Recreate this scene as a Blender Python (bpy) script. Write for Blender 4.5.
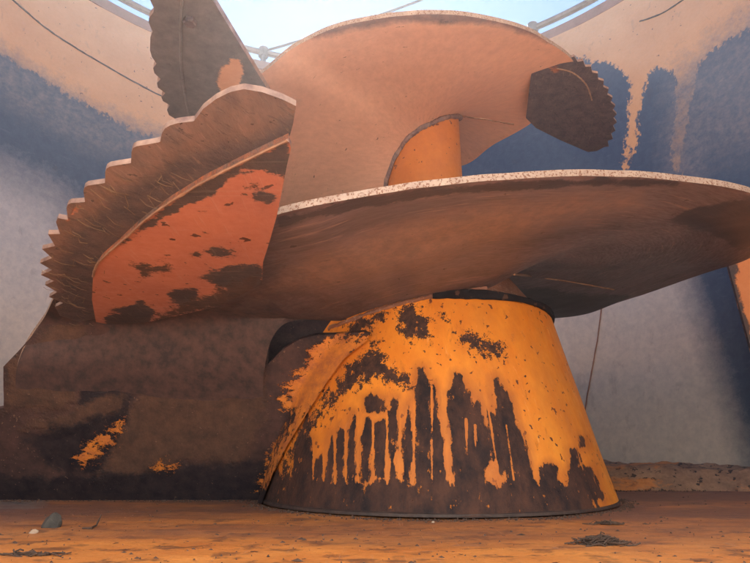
import bpy, math, random
import numpy as np
from mathutils import Vector, noise
from mathutils.geometry import delaunay_2d_cdt
random.seed(7)
R = math.radians
for o in list(bpy.data.objects): bpy.data.objects.remove(o)
S = bpy.context.scene
C = S.collection

# ---------------------------------------------------------------- camera, sky, sun, exposure
F, PITCH, CZ = 545.0, R(17.1), 0.097
cam = bpy.data.objects.new('camera', bpy.data.cameras.new('camera')); C.objects.link(cam)
cam.location = (0, 0, CZ); cam.rotation_euler = (R(90) + PITCH, 0, 0)
cam.data.sensor_width = 36; cam.data.lens = F / 750 * 36
cam.data.clip_start = 0.01; cam.data.clip_end = 400
S.camera = cam
SUN_EL, SUN_AZ = 47.5, -6.0            # azimuth from +Y towards +X
w = bpy.data.worlds.new('World'); S.world = w; w.use_nodes = True
nt = w.node_tree; bg = nt.nodes['Background']
sky = nt.nodes.new('ShaderNodeTexSky'); sky.sky_type = 'NISHITA'; sky.sun_disc = False
sky.sun_elevation = R(SUN_EL); sky.sun_rotation = R(SUN_AZ)
sky.air_density = 1.0; sky.dust_density = 0.0; sky.ozone_density = 3.5; sky.altitude = 1500
nt.links.new(sky.outputs[0], bg.inputs[0]); bg.inputs[1].default_value = 0.062
sd = bpy.data.lights.new('sun', 'SUN'); sd.energy = 5.0; sd.angle = R(0.5); sd.color = (1, .95, .87)
sun = bpy.data.objects.new('sun', sd); C.objects.link(sun)
dsun = Vector((math.sin(R(SUN_AZ)) * math.cos(R(SUN_EL)), math.cos(R(SUN_AZ)) * math.cos(R(SUN_EL)), math.sin(R(SUN_EL))))
sun.rotation_euler = dsun.to_track_quat('Z', 'Y').to_euler(); sun.location = dsun * 6
S.view_settings.view_transform = 'Standard'; S.view_settings.look = 'None'
S.view_settings.gamma = 1; S.view_settings.exposure = 2.08
S.view_settings.use_curve_mapping = False
S.cycles.max_bounces = 7; S.cycles.diffuse_bounces = 5; S.cycles.glossy_bounces = 2; S.cycles.volume_bounces = 0; S.cycles.transmission_bounces = 0

# ---------------------------------------------------------------- helpers
CP, SP = math.cos(PITCH), math.sin(PITCH)
AX, AY = .121, 1.2                      # auger axis
TX, TY = -.08, .92                      # tub centre
def ray(px, py):
    x = (px - 375) / F; u = (281.5 - py) / F
    return np.array([x, CP - u * SP, SP + u * CP])
def cyl(px, py, r, far=False):
    x, y, z = ray(px, py); a = x*x + y*y; b = -2*(x*AX + y*AY); c = AX*AX + AY*AY - r*r
    D = max(b*b - 4*a*c, 0)
    t = (-b + (1 if far else -1) * math.sqrt(D)) / 2 / a
    return np.array([x*t, y*t, CZ + z*t])
def onplane(px, py, pl):                # pl: (a,b,c): z = a + b x + c y
    x, y, z = ray(px, py); a, b, c = pl
    t = (a - CZ) / (z - b*x - c*y)
    return np.array([x*t, y*t, CZ + z*t])
def pixels(V):
    Y, Z = V[:, 1], V[:, 2] - CZ
    d = np.maximum(Y*CP + Z*SP, .02); u = -Y*SP + Z*CP
    return np.stack([375 + F*V[:, 0]/d, 281.5 - F*u/d], 1), (Y*CP + Z*SP) > .05
def sdf(P, poly):                       # + inside
    q = np.array(poly, float); d = np.full(len(P), 1e9); ins = np.zeros(len(P), bool)
    for i in range(len(q)):
        a, b = q[i], q[(i+1) % len(q)]; e = b - a; wv = P - a
        t = np.clip((wv @ e) / max(e @ e, 1e-9), 0, 1)
        dd = wv - t[:, None]*e; d = np.minimum(d, (dd**2).sum(1))
        c = (a[1] > P[:, 1]) != (b[1] > P[:, 1])
        with np.errstate(divide='ignore', invalid='ignore'):
            xi = (b[0]-a[0]) * (P[:, 1]-a[1]) / (b[1]-a[1] + 1e-12) + a[0]
        ins ^= c & (P[:, 0] < xi)
    return np.where(ins, 1, -1) * np.sqrt(d)
def field(P, polys, base=-30.0):
    f = np.full(len(P), base)
    for p in polys: f = np.maximum(f, sdf(P, p))
    return np.clip(f, -30, 30)
def nz(V, s, seed=0, octv=4):
    o = Vector((seed*7.3, seed*3.1, seed*1.7)); s = np.broadcast_to(s, 3)
    return np.array([noise.fractal(Vector((v[0]*s[0], v[1]*s[1], v[2]*s[2])) + o, 1.0, 2.0, octv) for v in V])
BASES = {}
def link(o, parent=None):
    C.objects.link(o)
    if parent is not None: o.parent = parent
    return o
def mesh_obj(name, V, faces, mats, parent=None, attrs=None, smooth=True, fm=None, base=None):
    V = np.asarray(V, float)
    if base is None:
        q = parent
        while q is not None and q.name not in BASES: q = q.parent
        base = BASES[q.name] if q is not None else np.zeros(3)
    me = bpy.data.meshes.new(name); me.from_pydata((V - base).tolist(), [], faces)
    for m in (mats if isinstance(mats, (list, tuple)) else [mats]): me.materials.append(m)
    if fm is not None: me.polygons.foreach_set('material_index', fm)
    me.polygons.foreach_set('use_smooth', [smooth]*len(faces))
    for k, v in (attrs or {}).items():
        a = me.attributes.new(k, 'FLOAT', 'POINT'); a.data.foreach_set('value', np.asarray(v, np.float32))
    if smooth: 
        me.update(); me.set_sharp_from_angle(angle=R(38))
    o = bpy.data.objects.new(name, me)
    link(o, parent)
    if parent is None: o.location = base
    return o
def thing(name, label, cat, loc=(0, 0, 0), group=None):
    o = bpy.data.objects.new(name, None); link(o); o.location = loc; o.empty_display_size = .05
    o['label'] = label; o['category'] = cat; BASES[o.name] = np.array(loc, float)
    if group: o['group'] = group
    return o
def tag(o, label, cat, group=None):
    o['label'] = label; o['category'] = cat
    if group: o['group'] = group
    return o
def grid_faces(nu, nv, wrap=False, flip=False):
    f = []
    for i in range(nu if wrap else nu-1):
        for j in range(nv-1):
            a = i*nv + j; b = ((i+1) % nu)*nv + j
            q = (a, b, b+1, a+1); f.append(q[::-1] if flip else q)
    return f
def tube(pts, r, n=10, jit=0):
    pts = [Vector(p) for p in pts]; V = []; f = []
    for i, p in enumerate(pts):
        t = (pts[min(i+1, len(pts)-1)] - pts[max(i-1, 0)]).normalized()
        up = Vector((0, 0, 1)) if abs(t.z) < .95 else Vector((1, 0, 0))
        a = t.cross(up).normalized(); b = t.cross(a)
        rr = (r[i] if isinstance(r, (list, tuple)) else r)
        for k in range(n):
            g = 2*math.pi*k/n; q = rr*(1 + jit*random.uniform(-1, 1))
            V.append(p + a*math.cos(g)*q + b*math.sin(g)*q)
    f = [(i*n+k, i*n+(k+1) % n, (i+1)*n+(k+1) % n, (i+1)*n+k) for i in range(len(pts)-1) for k in range(n)]
    f.append(tuple(range(n))[::-1]); f.append(tuple(range((len(pts)-1)*n, len(pts)*n)))
    return [tuple(v) for v in V], f
def catmull(K, ts):
    K = np.array(K, float); out = []
    for t in ts:
        i = min(int(t), len(K)-2); f = t - i
        p0, p1, p2, p3 = K[max(i-1, 0)], K[i], K[i+1], K[min(i+2, len(K)-1)]
        out.append(.5*((2*p1) + (-p0+p2)*f + (2*p0-5*p1+4*p2-p3)*f*f + (-p0+3*p1-3*p2+p3)*f**3))
    return np.array(out)

# ---------------------------------------------------------------- materials
def worn(name, base, layers=(), rough=.55, metal=0., nscale=9, stretch=(1, 1, 1), bump=.35, specks=None, grime=None, fine=90, scratch=0., spec=.5, polar=False, fibres=(), fib_first=False, post=None):
    """base=(c1,c2); layers=[dict(attr,c1,c2,amp,scale,st,rough,metal,soft,h)]"""
    m = bpy.data.materials.new(name); m.use_nodes = True; n = m.node_tree.nodes; L = m.node_tree.links
    b = n['Principled BSDF']; tc = n.new('ShaderNodeTexCoord').outputs['Object']
    if polar:
        sx = n.new('ShaderNodeSeparateXYZ'); L.new(tc, sx.inputs[0]); q = []
        for op in ('LENGTH', 'ANG'):
            if op == 'LENGTH':
                v = n.new('ShaderNodeVectorMath'); v.operation = 'LENGTH'; c = n.new('ShaderNodeCombineXYZ')
                L.new(sx.outputs[0], c.inputs[0]); L.new(sx.outputs[1], c.inputs[1]); L.new(c.outputs[0], v.inputs[0]); q.append(v.outputs['Value'])
            else:
                v = n.new('ShaderNodeMath'); v.operation = 'ARCTAN2'; ng = n.new('ShaderNodeMath'); ng.operation = 'MULTIPLY'; ng.inputs[1].default_value = -1
                L.new(sx.outputs[1], ng.inputs[0]); nx = n.new('ShaderNodeMath'); nx.operation = 'MULTIPLY'; nx.inputs[1].default_value = 1
                L.new(sx.outputs[0], nx.inputs[0]); L.new(nx.outputs[0], v.inputs[0]); L.new(ng.outputs[0], v.inputs[1])
                g = n.new('ShaderNodeMath'); g.operation = 'MULTIPLY'; g.inputs[1].default_value = .5; L.new(v.outputs[0], g.inputs[0]); q.append(g.outputs[0])
        c = n.new('ShaderNodeCombineXYZ'); L.new(q[0], c.inputs[0]); L.new(q[1], c.inputs[1]); L.new(sx.outputs[2], c.inputs[2]); tc = c.outputs[0]
    def mp(st):
        q = n.new('ShaderNodeMapping'); L.new(tc, q.inputs[0]); q.inputs['Scale'].default_value = st; return q.outputs[0]
    def nzn(scale, st=(1, 1, 1), det=5, ro=.6, dist=0.):
        q = n.new('ShaderNodeTexNoise'); q.inputs['Scale'].default_value = scale; q.inputs['Detail'].default_value = det
        q.inputs['Roughness'].default_value = ro; q.inputs['Distortion'].default_value = dist
        L.new(mp(st), q.inputs['Vector']); return q.outputs['Fac']
    def ma(op, a, c, clamp=False):
        q = n.new('ShaderNodeMath'); q.operation = op; q.use_clamp = clamp
        for i, x in enumerate((a, c)):
            if isinstance(x, (int, float)): q.inputs[i].default_value = x
            else: L.new(x, q.inputs[i])
        return q.outputs[0]
    def rng(x, a, c, lo=0., hi=1., smooth=False):
        q = n.new('ShaderNodeMapRange'); q.clamp = True; L.new(x, q.inputs[0])
        if smooth: q.interpolation_type = 'SMOOTHSTEP'
        for i, v in enumerate((a, c, lo, hi)): q.inputs[i+1].default_value = v
        return q.outputs[0]
    def mix(f, a, c):
        q = n.new('ShaderNodeMix'); q.data_type = 'RGBA'
        if isinstance(f, float): q.inputs[0].default_value = f
        else: L.new(f, q.inputs[0])
        for i, x in ((6, a), (7, c)):
            if isinstance(x, tuple): q.inputs[i].default_value = (*x, 1)
            else: L.new(x, q.inputs[i])
        return q.outputs[2]
    def mixf(f, a, c):
        q = n.new('ShaderNodeMix'); q.data_type = 'FLOAT'; L.new(f, q.inputs[0])
        for i, x in ((2, a), (3, c)):
            if isinstance(x, (int, float)): q.inputs[i].default_value = x
            else: L.new(x, q.inputs[i])
        return q.outputs[0]
    n1 = nzn(nscale, stretch); nf = nzn(fine, stretch, 5, .7)
    blend = rng(ma('ADD', ma('MULTIPLY', n1, .7), ma('MULTIPLY', nf, .3)), .36, .64)
    col = mix(blend, base[0], base[1]); rg = rng(nf, .3, .7, rough-.12, rough+.12); mt = None; h = ma('MULTIPLY', nf, .5)
    if metal: mt = rng(nf, 0, 1, metal, metal)
    if specks:
        sc, th, c = specks
        s = rng(nzn(sc, (1, 1, 1), 3, .55), th, th+.02); col = mix(s, col, c); h = ma('SUBTRACT', h, ma('MULTIPLY', s, .6))
    if grime:
        sc, st, lo, hi, op, c = grime
        g = ma('MULTIPLY', rng(nzn(sc, st, 6, .65), lo, hi), op); col = mix(g, col, c)
    def dofib(col, h):
        for (fs, fst, frot, flo, fhi, fop, fc) in fibres:
            q = n.new('ShaderNodeMapping'); L.new(tc, q.inputs[0]); q.inputs['Rotation'].default_value = (0, 0, frot)
            q2 = n.new('ShaderNodeMapping'); L.new(q.outputs[0], q2.inputs[0]); q2.inputs['Scale'].default_value = fst
            t = n.new('ShaderNodeTexNoise'); t.inputs['Scale'].default_value = fs; t.inputs['Detail'].default_value = 5; t.inputs['Roughness'].default_value = .65; t.inputs['Distortion'].default_value = .5
            L.new(q2.outputs[0], t.inputs['Vector']); fk = rng(t.outputs['Fac'], flo, fhi, 0, fop); col = mix(fk, col, fc); h = ma('ADD', h, ma('MULTIPLY', fk, .5))
        return col, h
    if fib_first: col, h = dofib(col, h)
    for ly in layers:
        at = n.new('ShaderNodeAttribute'); at.attribute_name = ly['attr']
        st = ly.get('st', (1, 1, 1)); sc = ly.get('scale', 40)
        nn = ma('ADD', ma('MULTIPLY', nzn(sc, st, 6, .68), .7), ma('MULTIPLY', nzn(sc*6, st, 3, .7), .3))
        v = ma('ADD', ma('ADD', at.outputs['Fac'], ly.get('off', 0.)), ma('MULTIPLY', ma('SUBTRACT', nn, .5), ly.get('amp', 20)))
        if 'amp2' in ly: v = ma('ADD', v, ma('MULTIPLY', ma('SUBTRACT', nzn(ly['scale2'], ly['st2'], 4, .6), .5), ly['amp2']))
        so = ly.get('soft', .7); k = rng(v, -so, so)
        if 'op' in ly: k = ma('MULTIPLY', k, ly['op'])
        cc = mix(rng(nzn(ly.get('cs', 45), st, 5, .72), .36, .64), ly['c1'], ly['c2'])
        col = mix(k, col, cc); rg = mixf(k, rg, ly.get('rough', .75))
        if mt is not None or ly.get('metal', 0): mt = mixf(k, mt if mt is not None else 0., ly.get('metal', 0.))
        h = ma('ADD', h, ma('MULTIPLY', k, ly.get('h', -.8)))
        if ly.get('grit'):
            h = ma('ADD', h, ma('MULTIPLY', ma('MULTIPLY', nzn(ly['grit'], st, 6, .7), k), 1.2))
    if post:
        g = rng(nzn(post[0], post[1], 5, .7), post[2], post[2]+.025, 0, post[4]); col = mix(g, col, post[3]); h = ma('ADD', h, ma('MULTIPLY', g, .6))
    if not fib_first: col, h = dofib(col, h)
    if scratch:
        s1 = rng(nzn(220, (.05, 1, 1), 3, .6), .60, .68, 0, scratch); s2 = rng(nzn(200, (1, .06, .8), 3, .6), .61, .69, 0, scratch)
        sm = ma('MAXIMUM', s1, s2); col = mix(sm, col, (.55, .5, .46)); h = ma('SUBTRACT', h, sm)
    bp = n.new('ShaderNodeBump'); bp.inputs['Strength'].default_value = bump; bp.inputs['Distance'].default_value = .002
    L.new(h, bp.inputs['Height']); L.new(bp.outputs[0], b.inputs['Normal'])
    L.new(col, b.inputs['Base Color']); L.new(rg, b.inputs['Roughness'])
    b.inputs['Specular IOR Level'].default_value = spec
    if mt is not None: L.new(mt, b.inputs['Metallic'])
    return m
RUST = ((.085, .042, .035), (.04, .024, .026))
ORANGE = ((.84, .33, .035), (.74, .235, .02))
PEACH = ((.62, .25, .12), (.55, .21, .10))

m_cone = worn('worn_orange_cone_paint', ORANGE, [
    dict(attr='worn', off=9, c1=(.34, .10, .025), c2=(.56, .18, .03), amp=26, scale=30, st=(1, 1, .4), soft=7, rough=.5, h=0, op=.7),
    dict(attr='worn', c1=(.085, .040, .030), c2=(.016, .012, .017), cs=34, amp=26, scale=90, st=(1, 1, .55), amp2=34, scale2=42, st2=(1, 1, .10), rough=.7, grit=160),
    dict(attr='scuff', c1=(.09, .045, .035), c2=(.028, .019, .022), cs=90, amp=80, scale=70, rough=.75, grit=160)],  # scuffs, plus painted shade in the groove beside the panel
    rough=.42, nscale=14, stretch=(1, 1, .5), specks=(85, .655, (.10, .04, .03)), bump=.8, spec=.35, post=(70, (1, 1, .5), .635, (.62, .22, .04), .85), fib_first=True, fibres=((55, (1, 1, .05), 0, .60, .70, .45, (.42, .13, .03)), (90, (1, 1, .06), 0, .64, .70, .4, (.95, .50, .16))), grime=(6, (1, 1, .5), .46, .7, .6, (.40, .12, .03)))
m_column = worn('faded_orange_column_paint', ((.72, .27, .06), (.60, .2, .05)), rough=.45, nscale=10, specks=(60, .68, (.2, .07, .04)), bump=.4, grime=(14, (1, 1, .4), .5, .7, .3, (.35, .12, .06)))
m_collar = worn('scraped_brown_collar_steel', ((.30, .14, .09), (.16, .08, .06)), rough=.5, nscale=22, scratch=.4, bump=.5)
m_flight = worn('abraded_flight_steel', ((.205, .150, .168), (.105, .082, .100)), [
    dict(attr='pale', c1=(.31, .195, .17), c2=(.19, .135, .135), amp=26, scale=12, st=(1.2, 1.2, 1), soft=8, rough=.42, h=.1),
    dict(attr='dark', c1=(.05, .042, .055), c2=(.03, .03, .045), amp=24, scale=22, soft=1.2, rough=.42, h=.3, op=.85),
    dict(attr='peach', c1=(.82, .50, .34), c2=(.70, .42, .29), amp=16, scale=16, soft=3, rough=.5, h=.3, op=.9),  # peach paint, made paler to carry the glare on the upper turn
    dict(attr='cake', c1=(.105, .060, .056), c2=(.036, .026, .032), amp=26, scale=16, soft=7, rough=.75, h=.3, grit=120)],
    rough=.42, nscale=12, fine=150, spec=.6, stretch=(1.6, .28, .6), metal=.0, polar=True, fib_first=True, grime=(11, (1.3, .5, .6), .47, .66, .55, (.065, .046, .048)), post=(65, (1.5, .35, 1), .67, (.05, .036, .038), .8), fibres=((110, (1.4, .07, .3), 0, .60, .67, .5, (.42, .27, .22)), (70, (1.6, .1, .3), 0, .58, .68, .5, (.06, .04, .042))), bump=.35, specks=(50, .69, (.05, .03, .03)))
m_edge = worn('polished_flight_edge', ((.46, .36, .28), (.34, .25, .20)), rough=.42, metal=.3, nscale=60, specks=(420, .56, (.22, .11, .07)), bump=.8)
m_panel = worn('caked_brown_panel', ((.105, .060, .056), (.036, .026, .032)), [
    dict(attr='scuff', c1=(.135, .078, .058), c2=(.07, .045, .04), amp=60, scale=16, soft=5, rough=.8, h=.5, grit=120),
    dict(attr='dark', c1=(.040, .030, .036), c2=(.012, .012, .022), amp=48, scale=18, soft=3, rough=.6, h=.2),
    dict(attr='orange', c1=(.78, .29, .05), c2=(.50, .17, .06), amp=75, scale=75, st=(.75, 1, 1.1), soft=1., rough=.5, h=.9)],
    rough=.75, nscale=12, spec=.3, post=(130, (1, 1, 1), .665, (.30, .19, .13), .7), bump=1., specks=(110, .66, (.22, .14, .10)), grime=(30, (1, 1, 1), .5, .62, .5, (.035, .026, .03)))
m_knife = worn('chewed_knife_steel', ((.24, .165, .155), (.11, .085, .09)), [
    dict(attr='dark', c1=(.13, .10, .115), c2=(.06, .055, .075), amp=46, scale=20, soft=7, rough=.5, h=.1, grit=150),
    dict(attr='peach', c1=(.55, .20, .09), c2=(.46, .165, .08), amp=18, scale=22, st=(.6, 1, 1), soft=1.3, rough=.5, h=.8)],
    rough=.45, nscale=26, bump=.9, stretch=(1.6, .5, 1), specks=(90, .66, (.05, .035, .035)), fibres=((150, (.28, 1.5, 1), -.9, .57, .66, .55, (.03, .026, .035)), (190, (.22, 1.6, 1), -1.3, .6, .68, .4, (.36, .25, .21)), (110, (.3, 1.4, 1), -.3, .6, .68, .4, (.04, .032, .04))))
m_knife_flare = worn('flare_lightened_knife_steel', ((.27, .25, .26), (.17, .165, .18)), [  # copy of the knife steel, greyed and lightened to carry lens flare
    dict(attr='dark', c1=(.16, .15, .165), c2=(.10, .10, .12), amp=46, scale=14, soft=12, rough=.5, h=.1),
    dict(attr='peach', c1=(.60, .37, .25), c2=(.52, .31, .21), amp=30, scale=34, st=(.6, 1, 1), soft=1.3, rough=.5, h=.8)],
    rough=.5, nscale=16, bump=.5, specks=(70, .66, (.09, .08, .09)))
m_teeth = worn('ground_knife_bevel', ((.42, .30, .24), (.16, .10, .09)), rough=.4, metal=.3, nscale=50, bump=.8)
m_mount = worn('orange_knife_mount_paint', ((.50, .205, .14), (.40, .16, .12)), [
    dict(attr='dark', c1=(.09, .065, .07), c2=(.045, .04, .052), amp=34, scale=34, st=(.7, 1, 1), soft=1., rough=.6, grit=160),
    dict(attr='scuff', c1=(.12, .07, .058), c2=(.06, .042, .04), amp=50, scale=45, soft=2, rough=.7, grit=140)],
    rough=.5, nscale=10, bump=.6, specks=(55, .66, (.10, .045, .035)), scratch=.1)
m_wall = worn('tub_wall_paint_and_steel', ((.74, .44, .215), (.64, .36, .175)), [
    dict(attr='bare', c1=(.09, .13, .185), c2=(.07, .105, .16), amp=24, scale=14, st=(1, 1, .7), amp2=16, scale2=75, st2=(1, 1, .6), soft=1.2, rough=.45, metal=.25, h=-.5),  # dark bare steel, its colour tinted blue for reflected sky and flare
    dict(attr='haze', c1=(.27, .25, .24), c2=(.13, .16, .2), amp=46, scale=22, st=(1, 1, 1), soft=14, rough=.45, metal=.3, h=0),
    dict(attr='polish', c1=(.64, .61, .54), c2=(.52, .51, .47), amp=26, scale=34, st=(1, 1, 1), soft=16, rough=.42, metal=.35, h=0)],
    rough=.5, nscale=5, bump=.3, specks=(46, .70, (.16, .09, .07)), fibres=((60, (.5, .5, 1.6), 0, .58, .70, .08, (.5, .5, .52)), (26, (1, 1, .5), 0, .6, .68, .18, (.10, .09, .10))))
m_floor = worn('rusty_orange_floor', ((.95, .42, .115), (.72, .27, .075)), [
    dict(attr='browned', c1=(.30, .15, .10), c2=(.20, .11, .09), amp=40, scale=6, st=(.5, 1.6, 1), soft=10, rough=.6, h=.2),
    dict(attr='wet', c1=(.30, .30, .31), c2=(.2, .2, .22), amp=30, scale=10, st=(.5, 2, 1), soft=5, rough=.25, h=-.2)],
    rough=.42, nscale=10, stretch=(.8, 1.3, 1), fine=130, bump=.9, specks=(70, .665, (.12, .055, .04)), grime=(26, (.8, 1.1, 1), .52, .62, .75, (.17, .085, .06)), scratch=.12)
m_rim = worn('weathered_rim_steel', ((.30, .16, .12), (.22, .12, .09)), rough=.5, nscale=20, bump=.4)
m_pipe = worn('dull_galvanised_pipe', ((.20, .17, .16), (.13, .11, .10)), rough=.5, metal=.2, nscale=30, bump=.3)
m_seam = worn('grimy_weld_seam', ((.075, .05, .045), (.03, .024, .028)), rough=.6, nscale=60, bump=.6)
m_weld = worn('pale_scraped_weld', ((.42, .28, .20), (.22, .13, .1)), rough=.45, nscale=60, bump=.8, metal=.2)
m_rubber = worn('black_strap_steel', ((.022, .02, .026), (.010, .010, .015)), rough=.85, nscale=40, bump=1., spec=.15, specks=(60, .6, (.09, .05, .04)))
m_stone = worn('grey_stone', ((.085, .085, .08), (.045, .048, .05)), rough=.85, nscale=60, bump=.9)
m_paleston = worn('pale_pebble', ((.5, .42, .33), (.4, .32, .25)), rough=.8, nscale=60)
m_twig = worn('dry_twig', ((.10, .07, .055), (.05, .035, .03)), rough=.85, nscale=80)
m_straw = worn('straw_wisp', ((.26, .19, .13), (.14, .10, .07)), rough=.8, nscale=80)
m_grit = worn('dark_grit', ((.10, .06, .045), (.05, .035, .03)), rough=.85, nscale=80)
m_ledge = worn('crusted_ledge', ((.36, .23, .15), (.15, .095, .075)), [
    dict(attr='orange', c1=(.60, .25, .08), c2=(.44, .17, .06), amp=50, scale=26, st=(.5, 1, 1), soft=3, rough=.55, h=.4)],
    rough=.7, nscale=16, bump=1., specks=(60, .6, (.05, .04, .04)))
m_deflect = worn('orange_deflector_paint', ((.72, .28, .09), (.62, .22, .07)), [
    dict(attr='dark', c1=(.10, .06, .055), c2=(.05, .04, .045), amp=14, scale=40, soft=1, rough=.6)], rough=.5, nscale=10, bump=.4)

# ---------------------------------------------------------------- floor
def build_floor():
    xs = np.concatenate([np.linspace(-1.25, 1.25, 300)]); ys = np.linspace(-.4, 2.3, 420)
    V = []; 
    for x in xs:
        for y in ys: V.append((x, y, 0))
    V = np.array(V)
    h = .0016*nz(V, (5, 11, 1), 3, 4) + .0007*nz(V, (30, 70, 1), 5, 3)
    V[:, 2] = h
    P, ok = pixels(V)
    # browner from front to back, broken up by noise
    g = np.interp(V[:, 1], [0, .55, .62, .75, .95, 1.3, 1.6], [-26, -20, -9, 2, 9, 14, 16]) + 9*nz(V, (2.2, 7, 1), 9, 3)
    wet = field(P, [[(-40, 500), (20, 500), (45, 503), (30, 507), (-40, 507)]], -30)
    wet = np.where(ok, wet, -30)
    wet = np.maximum(wet, np.clip(-20 + 26*nz(V, (3, 6, 1), 21, 3), -30, 4) - 2)
    n = len(ys); f = []
    c = V[:, 0:2] - np.array([TX, TY]); rad = np.hypot(c[:, 0], c[:, 1])
    for i in range(len(xs)-1):
        for j in range(n-1):
            a = i*n + j
            if rad[a] < 1.225: f.append((a, a+n, a+n+1, a+1))
    o = mesh_obj('floor', V, f, m_floor, attrs=dict(browned=g, wet=wet)); o['kind'] = 'structure'
build_floor()

# ---------------------------------------------------------------- tub
ZR = 2.0
def rtub(z): return 1.205 + .335*(z/ZR)
def walldn(V): return .010*nz(V, (1.2, 1.2, .9), 2, 2) + .0016*nz(V, (7, 7, 5), 4, 2)
def wallhit(px, py, inset=0.):
    d = ray(px, py); t = .5
    for _ in range(4000):
        p = d*t; z = CZ + p[2]
        if math.hypot(p[0]-TX, p[1]-TY) > rtub(z) - inset: break
        t += .001
    q = np.array([p[0], p[1], z]); a = math.atan2(q[0]-TX, q[1]-TY); r = rtub(z); c = np.array([TX+r*math.sin(a), TY+r*math.cos(a), z])
    k = walldn(c[None])[0] - inset; return c + np.array([math.sin(a)*k, math.cos(a)*k, 0])
tub = thing('mixer_tub', 'round steel mixer tub wall with peeling orange paint above bare steel tinted blue with sky reflection', 'tub', (TX, TY, 0))
def build_wall():
    NA, NZ = 700, 170; V = []
    for i in range(NA):
        a = 2*math.pi*i/NA
        for j in range(NZ):
            z = ZR*j/(NZ-1) - .004*(j == 0); r = rtub(z); V.append((TX + r*math.sin(a), TY + r*math.cos(a), z))
    V = np.array(V)
    ang = np.arctan2(V[:, 0]-TX, V[:, 1]-TY)
    dn = walldn(V)
    V[:, 0] += dn*np.sin(ang); V[:, 1] += dn*np.cos(ang)
    P, ok = pixels(V)
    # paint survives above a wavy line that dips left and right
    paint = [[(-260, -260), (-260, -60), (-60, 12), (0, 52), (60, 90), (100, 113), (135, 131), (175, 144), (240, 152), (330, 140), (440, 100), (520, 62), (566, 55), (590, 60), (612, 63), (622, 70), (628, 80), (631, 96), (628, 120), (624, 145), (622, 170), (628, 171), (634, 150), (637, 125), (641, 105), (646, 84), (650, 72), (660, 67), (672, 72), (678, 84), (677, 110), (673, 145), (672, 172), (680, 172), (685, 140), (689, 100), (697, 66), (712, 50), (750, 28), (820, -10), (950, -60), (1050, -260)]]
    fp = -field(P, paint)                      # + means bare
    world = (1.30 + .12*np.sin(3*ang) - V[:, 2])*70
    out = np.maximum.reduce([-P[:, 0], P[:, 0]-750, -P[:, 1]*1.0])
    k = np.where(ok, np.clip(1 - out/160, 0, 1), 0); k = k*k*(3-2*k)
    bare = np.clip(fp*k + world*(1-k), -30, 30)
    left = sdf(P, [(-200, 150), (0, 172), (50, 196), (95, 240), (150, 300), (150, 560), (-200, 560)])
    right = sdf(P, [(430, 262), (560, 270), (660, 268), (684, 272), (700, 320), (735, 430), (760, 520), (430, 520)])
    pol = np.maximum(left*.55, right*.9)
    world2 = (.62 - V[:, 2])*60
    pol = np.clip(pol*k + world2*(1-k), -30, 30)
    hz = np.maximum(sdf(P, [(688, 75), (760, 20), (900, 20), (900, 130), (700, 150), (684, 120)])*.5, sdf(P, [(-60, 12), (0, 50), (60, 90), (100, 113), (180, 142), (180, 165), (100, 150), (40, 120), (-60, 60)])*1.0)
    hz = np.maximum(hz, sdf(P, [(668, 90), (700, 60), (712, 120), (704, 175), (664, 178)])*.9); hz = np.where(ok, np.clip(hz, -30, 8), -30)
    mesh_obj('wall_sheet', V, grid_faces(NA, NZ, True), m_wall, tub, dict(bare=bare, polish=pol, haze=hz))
build_wall()
def ring(r, z, w, h, name, mat, parent, n=240):
    V = []; f = []
    for i in range(n):
        a = 2*math.pi*i/n; s, c = math.sin(a), math.cos(a)
        for rr, zz in ((r, z), (r+w, z), (r+w, z+h), (r, z+h)): V.append((TX+rr*s, TY+rr*c, zz))
    for i in range(n):
        for k in range(4):
            a, b = i*4+k, i*4+(k+1) % 4; c, d = ((i+1) % n)*4+(k+1) % 4, ((i+1) % n)*4+k
            f.append((a, b, c, d))
    return mesh_obj(name, V, f, mat, parent)
ring(rtub(ZR)-.012, ZR-.03, .06, .05, 'rim', m_rim, tub)
# weld seams standing slightly proud of the wall
def seam(pxs, r, mat, name='weld_seam'):
    pts = []
    K = catmull(pxs, np.linspace(0, len(pxs)-1.001, 14*(len(pxs)-1)))
    for p in K: pts.append(wallhit(p[0], p[1], .002))
    V, f = tube(pts, r, 6, .25); return mesh_obj(name, V, f, mat, tub)
seam([(-60, -60), (12, 0), (50, 32), (105, 66), (165, 98), (215, 118)], .0032, m_seam)
seam([(604, 280), (598, 330), (586, 400), (578, 462)], .0022, m_rim)
seam([(640, 22), (665, 12), (700, -12)], .003, m_seam)
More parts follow.
